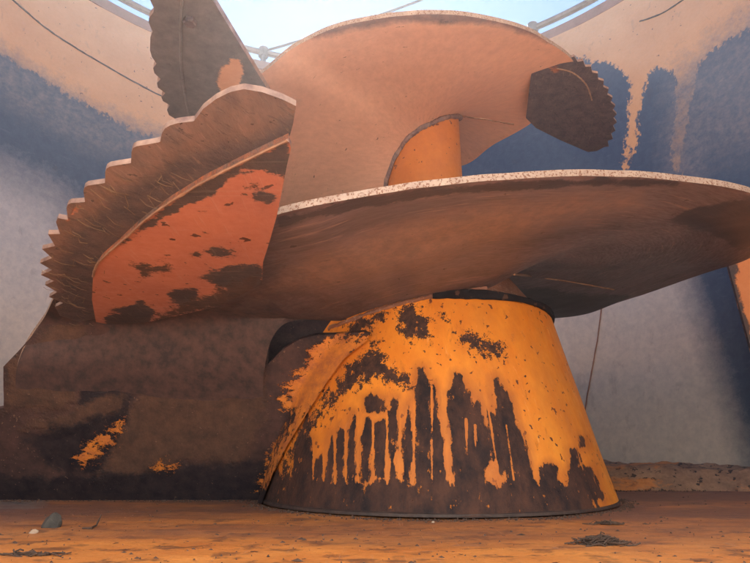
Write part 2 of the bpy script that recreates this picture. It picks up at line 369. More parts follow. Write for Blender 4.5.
# outlet deflector on the right wall
def plate(name, outline, pl, th, mats, parent, step=.006, fields=None, edge_mat=None, bend=None, bevel=0.):
    """outline in picture pixels laid on the plane z=a+bx+cy (or a function); a solid sheet of thickness th"""
    pts = [onplane(x, y, pl) if not callable(pl) else pl(x, y) for x, y in outline]
    P0 = pts[0]; A = np.array(pts)
    # plane basis
    c = A.mean(0); u, s, vt = np.linalg.svd(A - c); e1, e2, nn = vt
    if nn[2] < 0: nn = -nn
    if abs(nn[2]) < .3 and nn[1] < 0: nn = -nn
    Q = np.stack([(A-c) @ e1, (A-c) @ e2], 1)
    D = []; 
    for i in range(len(Q)):
        a, b = Q[i], Q[(i+1) % len(Q)]; k = max(1, int(np.hypot(*(b-a))/step))
        for j in range(k): D.append(a + (b-a)*j/k)
    D = np.array(D); nb = len(D)
    gx = np.arange(D[:, 0].min()+step, D[:, 0].max(), step); gy = np.arange(D[:, 1].min()+step, D[:, 1].max(), step)
    G = np.array([(x + random.uniform(-.2, .2)*step, y + random.uniform(-.2, .2)*step) for x in gx for y in gy])
    G = G[sdf(G, D) > step*.55]
    allp = np.vstack([D, G])
    vs, es, fs, ov, oe, of = delaunay_2d_cdt([Vector(p) for p in allp], [(i, (i+1) % nb) for i in range(nb)], [], 1, 1e-6)
    vs = np.array([tuple(v) for v in vs]); N = len(vs)
    B = c + vs[:, :1]*e1 + vs[:, 1:]*e2
    if bend is not None: B = bend(B)
    T = B + nn*th
    if bevel: B = B + nn*(th*.8*np.clip(1 - np.maximum(sdf(vs, D), 0)/bevel, 0, 1))[:, None]
    V = np.vstack([B, T])
    inv = [i for i, o_ in enumerate(ov)]
    faces = []; fm = []
    for f in fs:
        a = tuple(f); faces.append(a); fm.append(0); faces.append(tuple(i+N for i in reversed(a))); fm.append(0)
    cnt = {}
    for f in fs:
        for i in range(len(f)):
            a, b = f[i], f[(i+1) % len(f)]
            if (b, a) in cnt: del cnt[(b, a)]
            else: cnt[(a, b)] = 1
    for (a, b) in cnt: faces.append((b, a, a+N, b+N)); fm.append(1 if edge_mat else 0)
    me_m = [mats] + ([edge_mat] if edge_mat else [])
    P, ok = pixels(V); at = {k: fn(P, V) for k, fn in (fields or {}).items()}
    return mesh_obj(name, V, faces, me_m, parent, at, fm=fm)
def vplane(x0, y0, nx, ny, lean=0):     # upright plane through (x0,y0) with normal (nx,ny,lean)
    def f(px, py):
        d = ray(px, py); t = (nx*x0 + ny*y0 - lean*CZ) / (nx*d[0] + ny*d[1] + lean*d[2])
        return np.array([d[0]*t, d[1]*t, CZ + d[2]*t])
    return f
dfl = plate('deflector_plate', [(716, 222), (770, 180), (860, 170), (880, 460), (800, 470), (768, 404), (750, 345), (728, 264)], vplane(.98, 1.38, .28, 1), .014, m_deflect, None, .012,
      dict(dark=lambda P, V: field(P, [[(724, 255), (732, 262), (741, 300), (756, 350), (748, 350), (726, 268)], [(728, 262), (736, 262), (740, 275), (733, 276)]])))
tag(dfl, 'orange painted deflector plate jutting from the tub wall at the right edge', 'deflector')
# strip along the foot of the wall
def build_ledge():
    NX, NY = 260, 22; V = []
    for i in range(NX):
        x = .30 + (1.13-.30)*i/(NX-1)
        yf = 1.43 + .03*math.sin(x*5) - .10*max(0, x-.8)
        yb = min(TY + math.sqrt(max(.02, 1.2**2 - (x-TX)**2)) - .004, 2.0)
        yb = max(yb, yf+.02)
        for j in range(NY):
            t = j/(NY-1); y = yf + (yb-yf)*t
            h = .058*min(1, t*7)**.6*(.8 + .2*t)
            V.append((x, y, h))
    V = np.array(V); t = np.tile(np.linspace(0, 1, NY), NX)
    V[:, 2] += np.minimum(1, t*6)*(.012*nz(V, (6, 9, 4), 11, 3) + .006*nz(V, (26, 26, 10), 12, 3))
    V[:, 2] = np.maximum(V[:, 2], -.002)
    V[:, 1] += (.008*nz(V, (14, 4, 8), 13, 3))*(t < .3)
    org = -5 + 22*nz(V, (4, 8, 8), 14, 3) + 10*(np.interp(V[:, 2], [.0, .02, .04], [.6, .8, -.5]))
    f = grid_faces(NX, NY)
    o = mesh_obj('crusted_ledge', V, f, m_ledge, attrs=dict(orange=org))
    tag(o, 'low crusted ledge of rust and old orange paint along the foot of the back wall', 'ledge')
build_ledge()

# railing round the rim
rail = thing('rim_railing', 'thin galvanised pipe railing on short posts around the tub rim', 'railing', (TX, TY, ZR))
V, f = [], []
pts = [(TX+1.60*math.sin(a), TY+1.60*math.cos(a), 2.13) for a in np.linspace(0, 2*math.pi, 181)]
V, f = tube(pts, .016, 8); mesh_obj('rail', V, f, m_pipe, rail)
def post_at(a):
    x, y = TX+1.60*math.sin(a), TY+1.60*math.cos(a)
    V, f = tube([(x-.04*math.sin(a), y-.04*math.cos(a), 2.015), (x, y, 2.13), (x, y, 2.14)], .018, 10)
    o = mesh_obj('post', V, f, m_pipe, rail)
    V, f = tube([(x, y, 2.105), (x, y, 2.155)], .026, 12); mesh_obj('clamp', V, f, m_pipe, o, base=np.array((TX, TY, ZR)))
    return (x, y, 2.15)
def ang_px(px, py, z=2.08):
    d = ray(px, py); t = (z-CZ)/d[2]; return math.atan2(d[0]*t-TX, d[1]*t-TY)
a1, a2 = ang_px(263, 60), ang_px(517, 5)
ptop = post_at(a1); post_at(a2)
da = a2 - a1
for k in range(1, 7):
    post_at(a2 + k*(2*math.pi-da)/7)
d = ray(410, 0); end = d*3.1; end = (end[0], end[1], CZ+end[2])
c0 = Vector((ptop[0], ptop[1], 2.14)); c1 = Vector(end); c1 = c0 + (c1-c0)*1.6
K = [c0.lerp(c1, t) - Vector((0, 0, .03*4*t*(1-t))) for t in np.linspace(0, 1, 30)]
V, f = tube(K, .0065, 6); cb = mesh_obj('steel_cable', [tuple(v) for v in V], f, m_seam); tag(cb, 'thin taut cable running from a railing post up across the sky', 'cable')

# ---------------------------------------------------------------- auger
aug = thing('mixing_auger', 'large worn orange feed mixing auger with spiral flight and serrated knives', 'auger', (AX, AY, 0))
def rcone(z): return .352 - .252*z
def build_cone():
    NA, NZ = 900, 190; V = []; ZT = .365
    for i in range(NA):
        a = 2*math.pi*i/NA
        for j in range(NZ):
            t = j/(NZ-1)
            z = .004 + t*ZT; r = rcone(z)
            if t > .97: r -= .006*((t-.97)/.03)**2
            V.append((AX + r*math.sin(a), AY - r*math.cos(a), z))
    V = np.array(V); a = np.arctan2(V[:, 0]-AX, -(V[:, 1]-AY))
    dn = .003*nz(V, (5, 5, 4), 31, 2); V[:, 0] += dn*np.sin(a); V[:, 1] -= dn*np.cos(a)
    P, ok = pixels(V); front = (np.abs(a) < 1.75)
    streaks = [
     [(292, 486), (295, 450), (300, 432), (306, 432), (311, 440), (313, 480)], [(314, 486), (316, 460), (322, 455), (323, 486)],
     [(324, 484), (327, 450), (330, 433), (334, 436), (334, 484)], [(334, 486), (336, 440), (341, 427), (345, 430), (345, 486)],
     [(346, 484), (348, 430), (352, 412), (356, 415), (357, 460), (354, 486)], [(360, 484), (361, 440), (367, 419), (372, 425), (371, 484)],
     [(375, 476), (374, 424), (384, 420), (386, 430), (385, 478)], [(388, 488), (389, 420), (390, 400), (397, 398), (398, 430), (395, 488)],
     [(365, 399), (376, 396), (388, 399), (388, 411), (378, 412), (366, 410)],
     [(402, 488), (403, 440), (405, 405), (411, 400), (414, 412), (413, 488)], [(415, 492), (415, 400), (417, 385), (419, 370), (423, 368), (425, 376), (428, 396), (431, 430), (432, 492)],
     [(432, 486), (431, 420), (430, 388), (434, 384), (438, 400), (441, 440), (444, 488)],
     [(452, 492), (452, 440), (449, 415), (447, 394), (450, 390), (455, 374), (461, 376), (466, 388), (472, 394), (476, 420), (480, 450), (485, 492)],
     [(476, 440), (474, 400), (478, 398), (484, 420), (490, 460), (482, 470)],
     [(489, 440), (488, 412), (492, 410), (498, 425), (506, 470), (498, 478)],
     [(493, 380), (497, 378), (504, 390), (510, 398), (514, 410), (516, 424), (522, 436), (526, 446), (529, 462), (532, 490), (508, 490), (504, 460), (498, 430), (494, 404)],
     [(540, 486), (541, 470), (548, 465), (556, 468), (556, 484)], [(566, 500), (567, 472), (572, 465), (580, 470), (588, 484), (592, 500)],
     [(581, 438), (585, 439), (586, 446), (582, 446)], [(571, 450), (576, 450), (577, 464), (572, 464)], [(586, 484), (586, 468), (592, 468), (600, 486), (606, 500), (596, 500)],
     [(300, 424), (306, 412), (311, 416), (305, 432)]]
    sl = [((314, 440), (313, 480)), ((323, 440), (324, 482)), ((334.5, 434), (335, 484)), ((345.5, 430), (346, 482)), ((358, 413), (358, 482)), ((373, 418), (373, 480)), ((387, 416), (387, 484)), ((400, 400), (400, 482)), ((414, 402), (414, 480)), ((431.5, 386), (432.5, 480)), ((445, 392), (450, 486)), ((466, 420), (467, 455)), ((475, 425), (476, 470)), ((487, 400), (500, 487)), ((506, 425), (514, 480)), ((531, 450), (539, 486)), ((560, 470), (561, 490))]
    band = [[(220, 520), (262, 496), (272, 470), (285, 476), (300, 480), (330, 481), (360, 483), (385, 479), (410, 482), (430, 487), (452, 482), (480, 484), (500, 484), (530, 484), (545, 480), (560, 484), (570, 492), (590, 494), (596, 506), (640, 540)]]
    f1 = np.maximum(field(P, streaks)*1.6 + .3, field(P, band)*1.2)
    for a_, b_ in sl:
        a_, b_ = np.array(a_), np.array(b_); e = b_-a_; t = np.clip(((P-a_) @ e)/(e @ e), 0, 1); dd = np.hypot(*(P - a_ - t[:, None]*e).T)
        f1 = np.minimum(f1, (dd - 1.5 + .8*t)*7)
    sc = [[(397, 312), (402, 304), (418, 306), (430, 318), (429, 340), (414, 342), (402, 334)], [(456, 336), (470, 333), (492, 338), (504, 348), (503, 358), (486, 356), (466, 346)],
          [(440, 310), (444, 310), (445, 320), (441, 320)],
          [(372, 342), (380, 352), (388, 366), (400, 374), (418, 382), (416, 387), (398, 385), (374, 379), (350, 388), (328, 408), (312, 428), (290, 465), (276, 500), (262, 500), (300, 430), (330, 390), (352, 364)],  # shade of the groove along the panel, painted dark on the cone
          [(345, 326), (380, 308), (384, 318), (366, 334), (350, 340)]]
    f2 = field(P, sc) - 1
    back = 14*nz(V, (7, 7, 2), 33, 4) + np.interp(V[:, 2], [0, .05, .17, .2], [26, 6, -4, -14])
    k = np.clip((np.abs(a) - 1.35)/.3, 0, 1); k = np.where(ok, k, 1)
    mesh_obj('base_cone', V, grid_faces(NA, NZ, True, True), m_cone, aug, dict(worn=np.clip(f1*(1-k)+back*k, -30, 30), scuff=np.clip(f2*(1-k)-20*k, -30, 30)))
build_cone()
def lathe(name, prof, mat, parent, n=96, disp=0):
    V = [(AX + r*math.sin(2*math.pi*i/n), AY - r*math.cos(2*math.pi*i/n), z) for i in range(n) for r, z in prof]
    V = np.array(V)
    return mesh_obj(name, V, grid_faces(n, len(prof), True, True), mat, parent)
lathe('collar', [(.246, .352), (.244, .368), (.182, .455), (.176, .462), (.08, .466)], m_collar, aug)
lathe('column', [(.094, .44), (.093, .6), (.091, .75), (.09, .9), (.088, 1.02), (.0, 1.025)], m_column, aug)
# skirt bar round the foot of the cone
lathe('foot_ring', [(.3495, .002), (.3522, .003), (.3518, .007), (.349, .009)], m_seam, aug, 160)
# strap around the top lip of the cone
def strap():
    V = []; n = 60; sec = 8
    for i in range(n):
        t = i/(n-1); a = R(-4 + 84*t); z0 = .3605 + .004*math.sin(t*3) ; r = rcone(.36) + .004
        hh = .0078*(1 + .22*math.sin(t*9) + .18*noise.noise(Vector((t*22, 0, 0)))); 
        for k in range(sec):
            g = 2*math.pi*k/sec
            V.append((AX + (r+.005*math.cos(g)+.0015*noise.noise(Vector((t*30, k*.7, 0))))*math.sin(a), AY - (r+.005*math.cos(g)+.0015*noise.noise(Vector((t*30, k*.7, 0))))*math.cos(a), z0 + hh*math.sin(g)))
    f = [(i*sec+k, i*sec+(k+1) % sec, (i+1)*sec+(k+1) % sec, (i+1)*sec+k) for i in range(n-1) for k in range(sec)]
    f += [tuple(range(sec))[::-1], tuple(range((n-1)*sec, n*sec))]
    mesh_obj('seal_strap', V, f, m_rubber, aug)
strap()

# flight: sections (inner point, outer point), lower turn then upper turn
def polar(r, th, z): return np.array([AX + r*math.sin(R(th)), AY - r*math.cos(R(th)), z])
sec = []
def sct(i, o): sec.append((np.array(i), np.array(o)))
sct((-.215, 1.112, .120), (-.700, 1.112, .120))
sct((-.205, 1.012, .235), (-.662, 1.010, .240))
sct((-.165, .970, .316), (-.600, .962, .322))
sct(polar(.265, -42, .326), polar(.705, -52, .343))
sct(polar(.262, -24, .343), cyl(262, 219, .662))
sct(polar(.258, -10, .356), cyl(350, 199, .645))
sct(polar(.256, 0, .365), cyl(430, 187, .635))
sct(polar(.250, 10, .374), cyl(520, 178.5, .63))
sct(polar(.238, 22, .386), cyl(600, 176, .63))
sct(polar(.215, 36, .412), cyl(680, 181, .635))
sct(polar(.18, 54, .452), cyl(752, 194, .655))
sct(polar(.10, 80, .478), polar(.68, 58, .458))
sct(polar(.088, 98, .495), cyl(750, 258, .68, True))
sct(polar(.088, 112, .51), cyl(700, 275, .68, True))
sct(polar(.088, 128, .53), cyl(620, 302, .67, True))
sct(polar(.088, 146, .55), cyl(558, 318, .655, True))
sct(polar(.088, 180, .585), polar(.64, 180, .53))
sct(polar(.088, 225, .635), polar(.62, 225, .575))
sct(polar(.088, 270, .69), polar(.58, 270, .635))
sct(polar(.088, 300, .745), polar(.54, 303, .685))
sct(polar(.088, 328, .79), cyl(265, 71, .515))
sct(polar(.088, 343, .805), cyl(300, 44, .505))
sct(polar(.088, 352, .815), cyl(350, 24, .50))
sct(polar(.088, 365, .825), cyl(430, 14, .49))
sct(polar(.088, 378, .84), cyl(500, 22, .46))
sct(polar(.088, 393, .853), cyl(545, 40, .42))
sct(polar(.088, 410, .868), polar(.385, 412, .855))
sct(polar(.088, 435, .89), polar(.30, 432, .87))
sct(polar(.088, 452, .905), onplane(527, 126, (.88, 0, 0)))
sct(polar(.088, 480, .925), onplane(493, 145, (.90, 0, 0)))
sct(polar(.088, 512, .945), onplane(460, 166, (.92, 0, 0)))
sct(polar(.088, 545, .965), polar(.28, 545, .945))
def build_flight():
    ns = len(sec); NU, NV, TH = 600, 70, .0088
    ts = np.linspace(0, ns-1.0001, NU); I = catmull([s[0] for s in sec], ts); O = catmull([s[1] for s in sec], ts)
    B = (I[:, None, :] + (O-I)[:, None, :]*np.linspace(0, 1, NV)[None, :, None]).reshape(-1, 3)
    edgew = np.tile(np.minimum(1, (1-np.linspace(0, 1, NV))*12), NU)
    B[:, 2] += (.005*nz(B, (4, 4, 3), 41, 2) + .0012*nz(B, (16, 16, 12), 42, 2))*edgew
    wob = .0008*nz(B, (18, 18, 18), 43, 2)*(1-edgew); B[:, 2] += wob
    T = B + np.array([0, 0, TH]); V = np.vstack([B, T]); n = len(B)
    f = grid_faces(NU, NV, False, False); fm = [0]*len(f)
    f2 = [tuple(i+n for i in q[::-1]) for q in f]; f += f2; fm += [0]*len(f2)
    for i in range(NU-1):
        a = i*NV+NV-1; b = a+NV; f.append((a, b, b+n, a+n)); fm.append(1)
    for e in (0, NU-1):
        for j in range(NV-1):
            a = e*NV+j; f.append((a, a+1, a+1+n, a+n) if e else (a+1, a, a+n, a+1+n)); fm.append(0)
    P, ok = pixels(V); lowt = np.tile(np.repeat(ts, NV) < 18, 2)
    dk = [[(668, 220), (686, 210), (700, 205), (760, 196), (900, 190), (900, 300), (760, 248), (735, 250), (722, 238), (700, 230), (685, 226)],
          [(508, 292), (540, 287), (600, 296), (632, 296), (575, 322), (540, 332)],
          [(268, 300), (300, 322), (345, 318), (360, 326), (330, 360), (268, 360)],  # grime by the cone plus the gap's shade painted dark
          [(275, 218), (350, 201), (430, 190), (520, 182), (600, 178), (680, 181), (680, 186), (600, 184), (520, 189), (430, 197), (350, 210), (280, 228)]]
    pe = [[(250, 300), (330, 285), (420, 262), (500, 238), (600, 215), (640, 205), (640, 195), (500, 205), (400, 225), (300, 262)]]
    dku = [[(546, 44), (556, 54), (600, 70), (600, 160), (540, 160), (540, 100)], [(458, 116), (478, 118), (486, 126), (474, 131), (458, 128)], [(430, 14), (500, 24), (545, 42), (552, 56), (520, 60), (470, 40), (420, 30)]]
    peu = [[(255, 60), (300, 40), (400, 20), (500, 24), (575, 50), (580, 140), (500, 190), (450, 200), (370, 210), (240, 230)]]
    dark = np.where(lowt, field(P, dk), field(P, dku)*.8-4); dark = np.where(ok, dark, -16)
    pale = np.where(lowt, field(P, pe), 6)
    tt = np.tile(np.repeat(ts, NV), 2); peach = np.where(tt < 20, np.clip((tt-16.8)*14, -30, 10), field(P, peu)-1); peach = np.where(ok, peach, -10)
    top = np.arange(len(V)) >= n; dark = np.where(top, -20 , dark); peach = np.where(top, 12, peach)  # unseen top faces made pale peach to bounce sunlight onto the upper turn
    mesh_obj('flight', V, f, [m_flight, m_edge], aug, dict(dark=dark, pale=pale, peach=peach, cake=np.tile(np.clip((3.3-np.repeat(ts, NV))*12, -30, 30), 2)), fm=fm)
    from mathutils.bvhtree import BVHTree
    return I, O, BVHTree.FromPolygons([tuple(v) for v in V], f)
FI, FO, FB = build_flight()
# weld bead between flight and column
lo = int(600*11.2/32)
pts = []
for i in range(lo, 596, 3):
    v = FI[i]; a = math.atan2(v[0]-AX, v[1]-AY); rr = math.hypot(v[0]-AX, v[1]-AY)+.006
    pts.append((AX+rr*math.sin(a), AY+rr*math.cos(a), v[2]-.003))
V, f = tube(pts, .006, 8, .3); mesh_obj('weld_bead', V, f, m_flight, aug, dict(dark=[-20]*len(V), pale=[0]*len(V), peach=[-3]*len(V), cake=[-30]*len(V)))
pts = []
for i in range(int(600*2.2/32), int(600*8.1/32), 2):
    v = FI[i]; a = math.atan2(v[0]-AX, -(v[1]-AY)); rr = rcone(min(v[2], .37))+.002
    pts.append((AX+rr*math.sin(a), AY-rr*math.cos(a), v[2]-.004))
V, f = tube(pts, .0038, 8, .45); mesh_obj('weld_bead', V, f, m_collar, aug)
# joint welds under the flight, beyond the column
def bead_on(p0, p1, r=.004, mat=None):
    V, f = tube([tuple(p0 + (p1-p0)*t) for t in np.linspace(0, 1, 30)], r, 6, .3); mesh_obj('joint_weld', V, f, mat or m_weld, aug)
def sec_pt(s, v):
    I = catmull([q[0] for q in sec], [s])[0]; O = catmull([q[1] for q in sec], [s])[0]; return I + (O-I)*v


def on_flight(px, py):
    h = FB.ray_cast(Vector((0, 0, CZ)), Vector(ray(px, py)).normalized()); return h[0], h[1]
for pl_ in ([(459, 115.5), (472, 117), (486, 119), (500, 121.5), (514, 124)], [(514, 274), (530, 276), (548, 278.5), (566, 281), (590, 285), (614, 289.5)]):
    q = [on_flight(*p)[0] for p in pl_]; q = [p for p in q if p]
    if len(q) > 2:
        K = catmull(q, np.linspace(0, len(q)-1.001, 40)); V, f = tube([tuple(k) for k in K], .0026, 6, .3); mesh_obj('joint_weld', V, f, m_weld, aug)
# leading panel: steep plate between flight and floor, cuts into the cone
def lean(px, py):
    d = ray(px, py); t = (1.163 - .6*CZ) / (d[1] + .6*d[2]); return np.array([d[0]*t, d[1]*t, CZ + d[2]*t])
pan = [(4, 367), (28, 341), (50, 316), (66, 311), (95, 312), (180, 309), (268, 316), (268, 364), (282, 350), (300, 339), (318, 334.5), (345, 335), (364, 336.5), (370, 340), (368, 346), (346, 363), (330, 386), (309, 421), (293, 447), (280, 474), (272, 499), (262, 500.5), (140, 500.3), (0, 500), (-120, 500), (-190, 499), (-190, 440), (-60, 418), (4, 408)]
def bendp(B):
    P, _ = pixels(B)
    B = B.copy(); B[:, 1] += .003*nz(B, (3, 3, 3), 51, 2) + .0012*nz(B, (24, 24, 24), 52, 3)
    rr = .352 - .252*B[:, 2]; q = rr**2 - (B[:, 0]-AX)**2
    yc = np.where(q > 0, AY - np.sqrt(np.maximum(q, 0)), 9) - .013       # right end laps over the cone's side
    k = .02; hh = np.clip(.5 + .5*(B[:, 1]-yc)/k, 0, 1)
    B[:, 1] = B[:, 1]*(1-hh) + yc*hh - k*hh*(1-hh)
    return B
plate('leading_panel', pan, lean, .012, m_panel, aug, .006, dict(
    scuff=lambda P, V: field(P, [[(5, 365), (55, 318), (80, 330), (78, 400), (60, 412), (5, 408)], [(60, 410), (110, 388), (128, 392), (122, 410), (90, 425), (60, 432), (20, 430)], [(90, 478), (110, 440), (135, 405), (140, 340), (260, 330), (268, 400), (262, 430), (250, 460), (180, 462), (120, 482)]]),
    dark=lambda P, V: field(P, [[(84, 400), (86, 376), (110, 370), (130, 376), (134, 396), (120, 436), (96, 476), (60, 470), (20, 440), (70, 425), (115, 412), (126, 396), (106, 392)], [(-200, 500), (-200, 470), (60, 478), (150, 470), (262, 462), (275, 480), (275, 510), (-200, 510)], [(262, 316), (345, 316), (345, 335), (300, 337), (280, 350), (266, 372)]]),  # last polygon paints the shade of the gap under the flight
    orange=lambda P, V: np.maximum(field(P, [[(335, 337), (364, 338), (371, 342), (347, 363), (308, 417), (292, 441), (270, 482), (262, 484), (275, 452), (287, 434), (300, 412), (281, 404), (292, 378), (306, 367), (311, 352)]])*.9+1, field(P, [[(74, 460), (84, 445), (100, 436), (110, 424), (124, 420), (126, 430), (112, 446), (98, 458), (84, 468)], [(152, 464), (164, 463), (178, 464), (178, 471), (154, 472)]])-2.5)),
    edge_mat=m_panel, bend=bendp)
plate('gap_shade_sheet', [(255, 300), (372, 300), (372, 380), (255, 390)], lambda px, py: lean(px, py)*np.array([1.06, 1.06, 1]) + np.array([0, 0, (lean(px, py)[2]-CZ)*.06]), .01, m_panel, aug, .01, dict(scuff=lambda P, V: P[:, 0]*0-30., dark=lambda P, V: P[:, 0]*0+4., orange=lambda P, V: P[:, 0]*0-30.))  # dark sheet added behind the gap, standing for its shade
# ---------------------------------------------------------------- knives
def teeth(tips, valley):          # tips and valleys interleaved with a curved back, each tooth scooped
    out = []
    for i, t in enumerate(tips):
        out.append(t)
        if i < len(valley): out.append(valley[i])
    return out
def knife(outline, mount, pl, pl2, seam_px, label, dfields, mfields, bolts, thick=.0055, bevel=.0, bend=None, mat=None):
    o = plate('knife_blade', outline, pl, thick, mat or m_knife, aug, .0035, dfields, edge_mat=m_teeth, bend=bend, bevel=bevel)
    o['label'] = label
    if mount:
        mo = plate('knife_mount', mount, pl2, .006, m_mount, o, .005, mfields, edge_mat=m_knife); mo.parent = o
        # mesh coordinates are relative to the auger's base; o sits at it as well
    if seam_px:
        K = catmull(seam_px, np.linspace(0, len(seam_px)-1.001, 12*len(seam_px)))
        V, f = tube([onplane(p[0], p[1], pl2) - np.array([0, 0, .001]) for p in K], .0016, 6, .3)
        mesh_obj('weld_bead', V, f, m_weld, o, base=np.array((AX, AY, 0)))
    for (bx, by, r) in bolts:
        p = onplane(bx, by, pl2 if mount else pl); V = []; 
        for zz, rr in ((0, r), (-.006, r), (-.0075, r*.8)):
            for k in range(6): V.append((p[0]+rr*math.cos(k*math.pi/3+.3), p[1]+rr*math.sin(k*math.pi/3+.3), p[2]+zz))
        f = [(i*6+k, (i+1)*6+k, (i+1)*6+(k+1) % 6, i*6+(k+1) % 6) for i in range(2) for k in range(6)] + [tuple(range(12, 18))]
        mesh_obj('bolt', V, f, m_knife, o, base=np.array((AX, AY, 0)), smooth=False, attrs=dict(dark=[0]*18, peach=[-30]*18))
    return o
AB = lambda polys, g=1., off=0.: (lambda P, V: field(P, polys)*g + off)
# lower knife
out1 = [(60, 316), (55, 307), (63, 303), (49, 297), (57, 292), (45, 285), (54, 281), (41, 275), (52, 270), (40, 263), (52, 258), (42, 249), (55, 246), (48, 234), (60, 234), (56, 222), (58, 218), (68, 220),
        (66.5, 208), (68, 204.5), (71, 203), (78, 202.5), (85, 202), (83.5, 191), (84.6, 187.6), (87.5, 185.6), (94, 184.6), (105, 183), (105.2, 172), (106.5, 168.6), (110, 166.4), (118, 165), (131, 163), (131.5, 152), (133, 148), (137, 146), (147, 144.4), (160, 142), (162, 133), (165, 128.4), (170, 125.3), (178, 123), (194, 121), (203, 109), (216, 99), (230, 92), (244, 89), (262, 92), (282, 99), (296, 106),
        (293, 124), (288, 142), (250, 190), (180, 240), (130, 300), (100, 318), (80, 322)]
mnt1 = [(93, 276), (96, 266), (103, 257), (120, 242), (136, 227), (152, 214), (170, 201), (188, 190), (206, 179), (224, 170), (256, 154), (288, 139), (291, 148), (287, 165), (282, 190), (277, 215), (270, 240), (263, 262), (262, 284), (220, 306), (150, 322), (110, 325), (96, 322), (92, 300)]
def fit_under(s0, s1, v0, v1, off):
    Q = np.array([sec_pt(a, b) for a in np.linspace(s0, s1, 14) for b in np.linspace(v0, v1, 8)])
    M = np.c_[np.ones(len(Q)), Q[:, 0], Q[:, 1]]; k = np.linalg.lstsq(M, Q[:, 2], rcond=None)[0]
    res = (Q[:, 2] - M @ k).min(); print('fit', k, 'min residual', res)
    return (k[0] + res - off, k[1], k[2])
PL1 = fit_under(2.2, 4.2, .45, 1, .010); PL1b = (PL1[0]-.0062, PL1[1], PL1[2])
knife(out1, mnt1, PL1, PL1b, [(93, 276), (96, 266), (103, 257), (120, 242), (152, 214), (188, 190), (224, 170), (288, 139)], 'large serrated knife nearest the camera with orange underside',
      dict(dark=AB([[(60, 318), (62, 270), (80, 230), (120, 195), (170, 165), (250, 140), (296, 120), (296, 160), (180, 210), (130, 245), (96, 290), (96, 330)]], 1, 2), peach=AB([[(56, 222), (70, 203), (90, 186), (106, 168), (106, 185), (90, 205), (70, 232)]], 1, -8)),
      dict(dark=AB([[(185, 193), (224, 170), (288, 139), (292, 150), (286, 178), (260, 172), (240, 172), (225, 178), (215, 196), (190, 204), (160, 222), (120, 245), (130, 232)], [(204, 250), (214, 247), (234, 250), (236, 256), (218, 258)], [(190, 254), (199, 253), (200, 256), (191, 256)], [(164, 290), (196, 288), (198, 296), (184, 312), (168, 300)], [(110, 312), (140, 302), (152, 310), (150, 330), (100, 330)], [(195, 276), (225, 268), (262, 266), (262, 300), (200, 312), (228, 290)], [(250, 196), (262, 192), (274, 196), (272, 202), (255, 202)]]), 
           scuff=AB([[(125, 262), (170, 258), (180, 272), (140, 285)], [(240, 186), (262, 180), (262, 190), (244, 192)], [(150, 310), (262, 266), (262, 300), (150, 330)]], 1, -6)),
      [])
# upper left knife
def vy(pts): return pts
out2 = [(157, -34), (150, -28), (149, -22), (155, -15), (150, -8), (149, -2), (154, 8), (153.5, 12), (149, 18), (148.6, 22), (152.5, 31.5), (150.4, 37), (150, 50), (152, 57), (156.5, 63.5), (153.2, 68), (154.4, 73), (160.6, 79), (157, 83), (158, 87.5), (165.4, 93), (161.3, 97), (163, 101), (169.6, 105), (167, 110), (169, 115), (175.5, 119), (174, 125), (180, 140), (215, 150), (250, 130), (276, 104), (268, 90), (258, 74), (214, 2), (190, -38)]
PL2 = (.655, .0, -.02)
knife(out2, None, PL2, PL2, None, 'upper serrated knife pointing out against the sky',
      dict(dark=AB([[(120, -60), (240, -60), (280, 110), (250, 160), (150, 160)]], 1, 8), peach=AB([[(226, 66), (232, 60), (238, 60), (242, 70), (240, 78), (236, 92), (232, 110), (222, 112), (222, 96), (219, 84)]], 1.2, 2)), {}, [(190, 20, .009)], thick=.010, mat=m_knife_flare)
K = catmull([(184, -20), (181, 20), (181, 60), (186, 100), (192, 124)], np.linspace(0, 3.99, 40))
V, f = tube([onplane(p[0], p[1], PL2) - np.array([0, 0, .0005]) for p in K], .0022, 6, .2); mesh_obj('bevel_ridge', V, f, m_knife_flare, aug, dict(dark=[6]*len(V), peach=[-30]*len(V)))
# upper right knife
tip = []
arc = [(560, 55), (576, 59), (590, 68), (601, 80), (609, 94), (614, 108), (615, 122), (612, 136), (606, 148)]
K = catmull(arc, np.linspace(0, 7.999, 29))
for i, p in enumerate(K):
    c = np.array([560, 110]); dd = (p-c)/np.hypot(*(p-c)); q = p + dd*(1.8 if i % 2 else -1.8); tip.append((q[0], q[1]))
out3 = [(526, 118), (530, 84), (533, 62), (545, 53)] + tip + [(597, 151), (588, 152), (560, 140), (536, 128)]
PL3 = (.845, .0, .0)
knife(out3, None, PL3, PL3, [(556, 68), (572, 72), (586, 84), (592, 100)], 'dark serrated knife at the right end of the upper turn',
      dict(dark=AB([[(500, 20), (640, 20), (640, 180), (500, 180)]], 1, 4), peach=AB([[(549, 67), (558, 68), (562, 74), (552, 74)]], 1, -1)), {}, [])

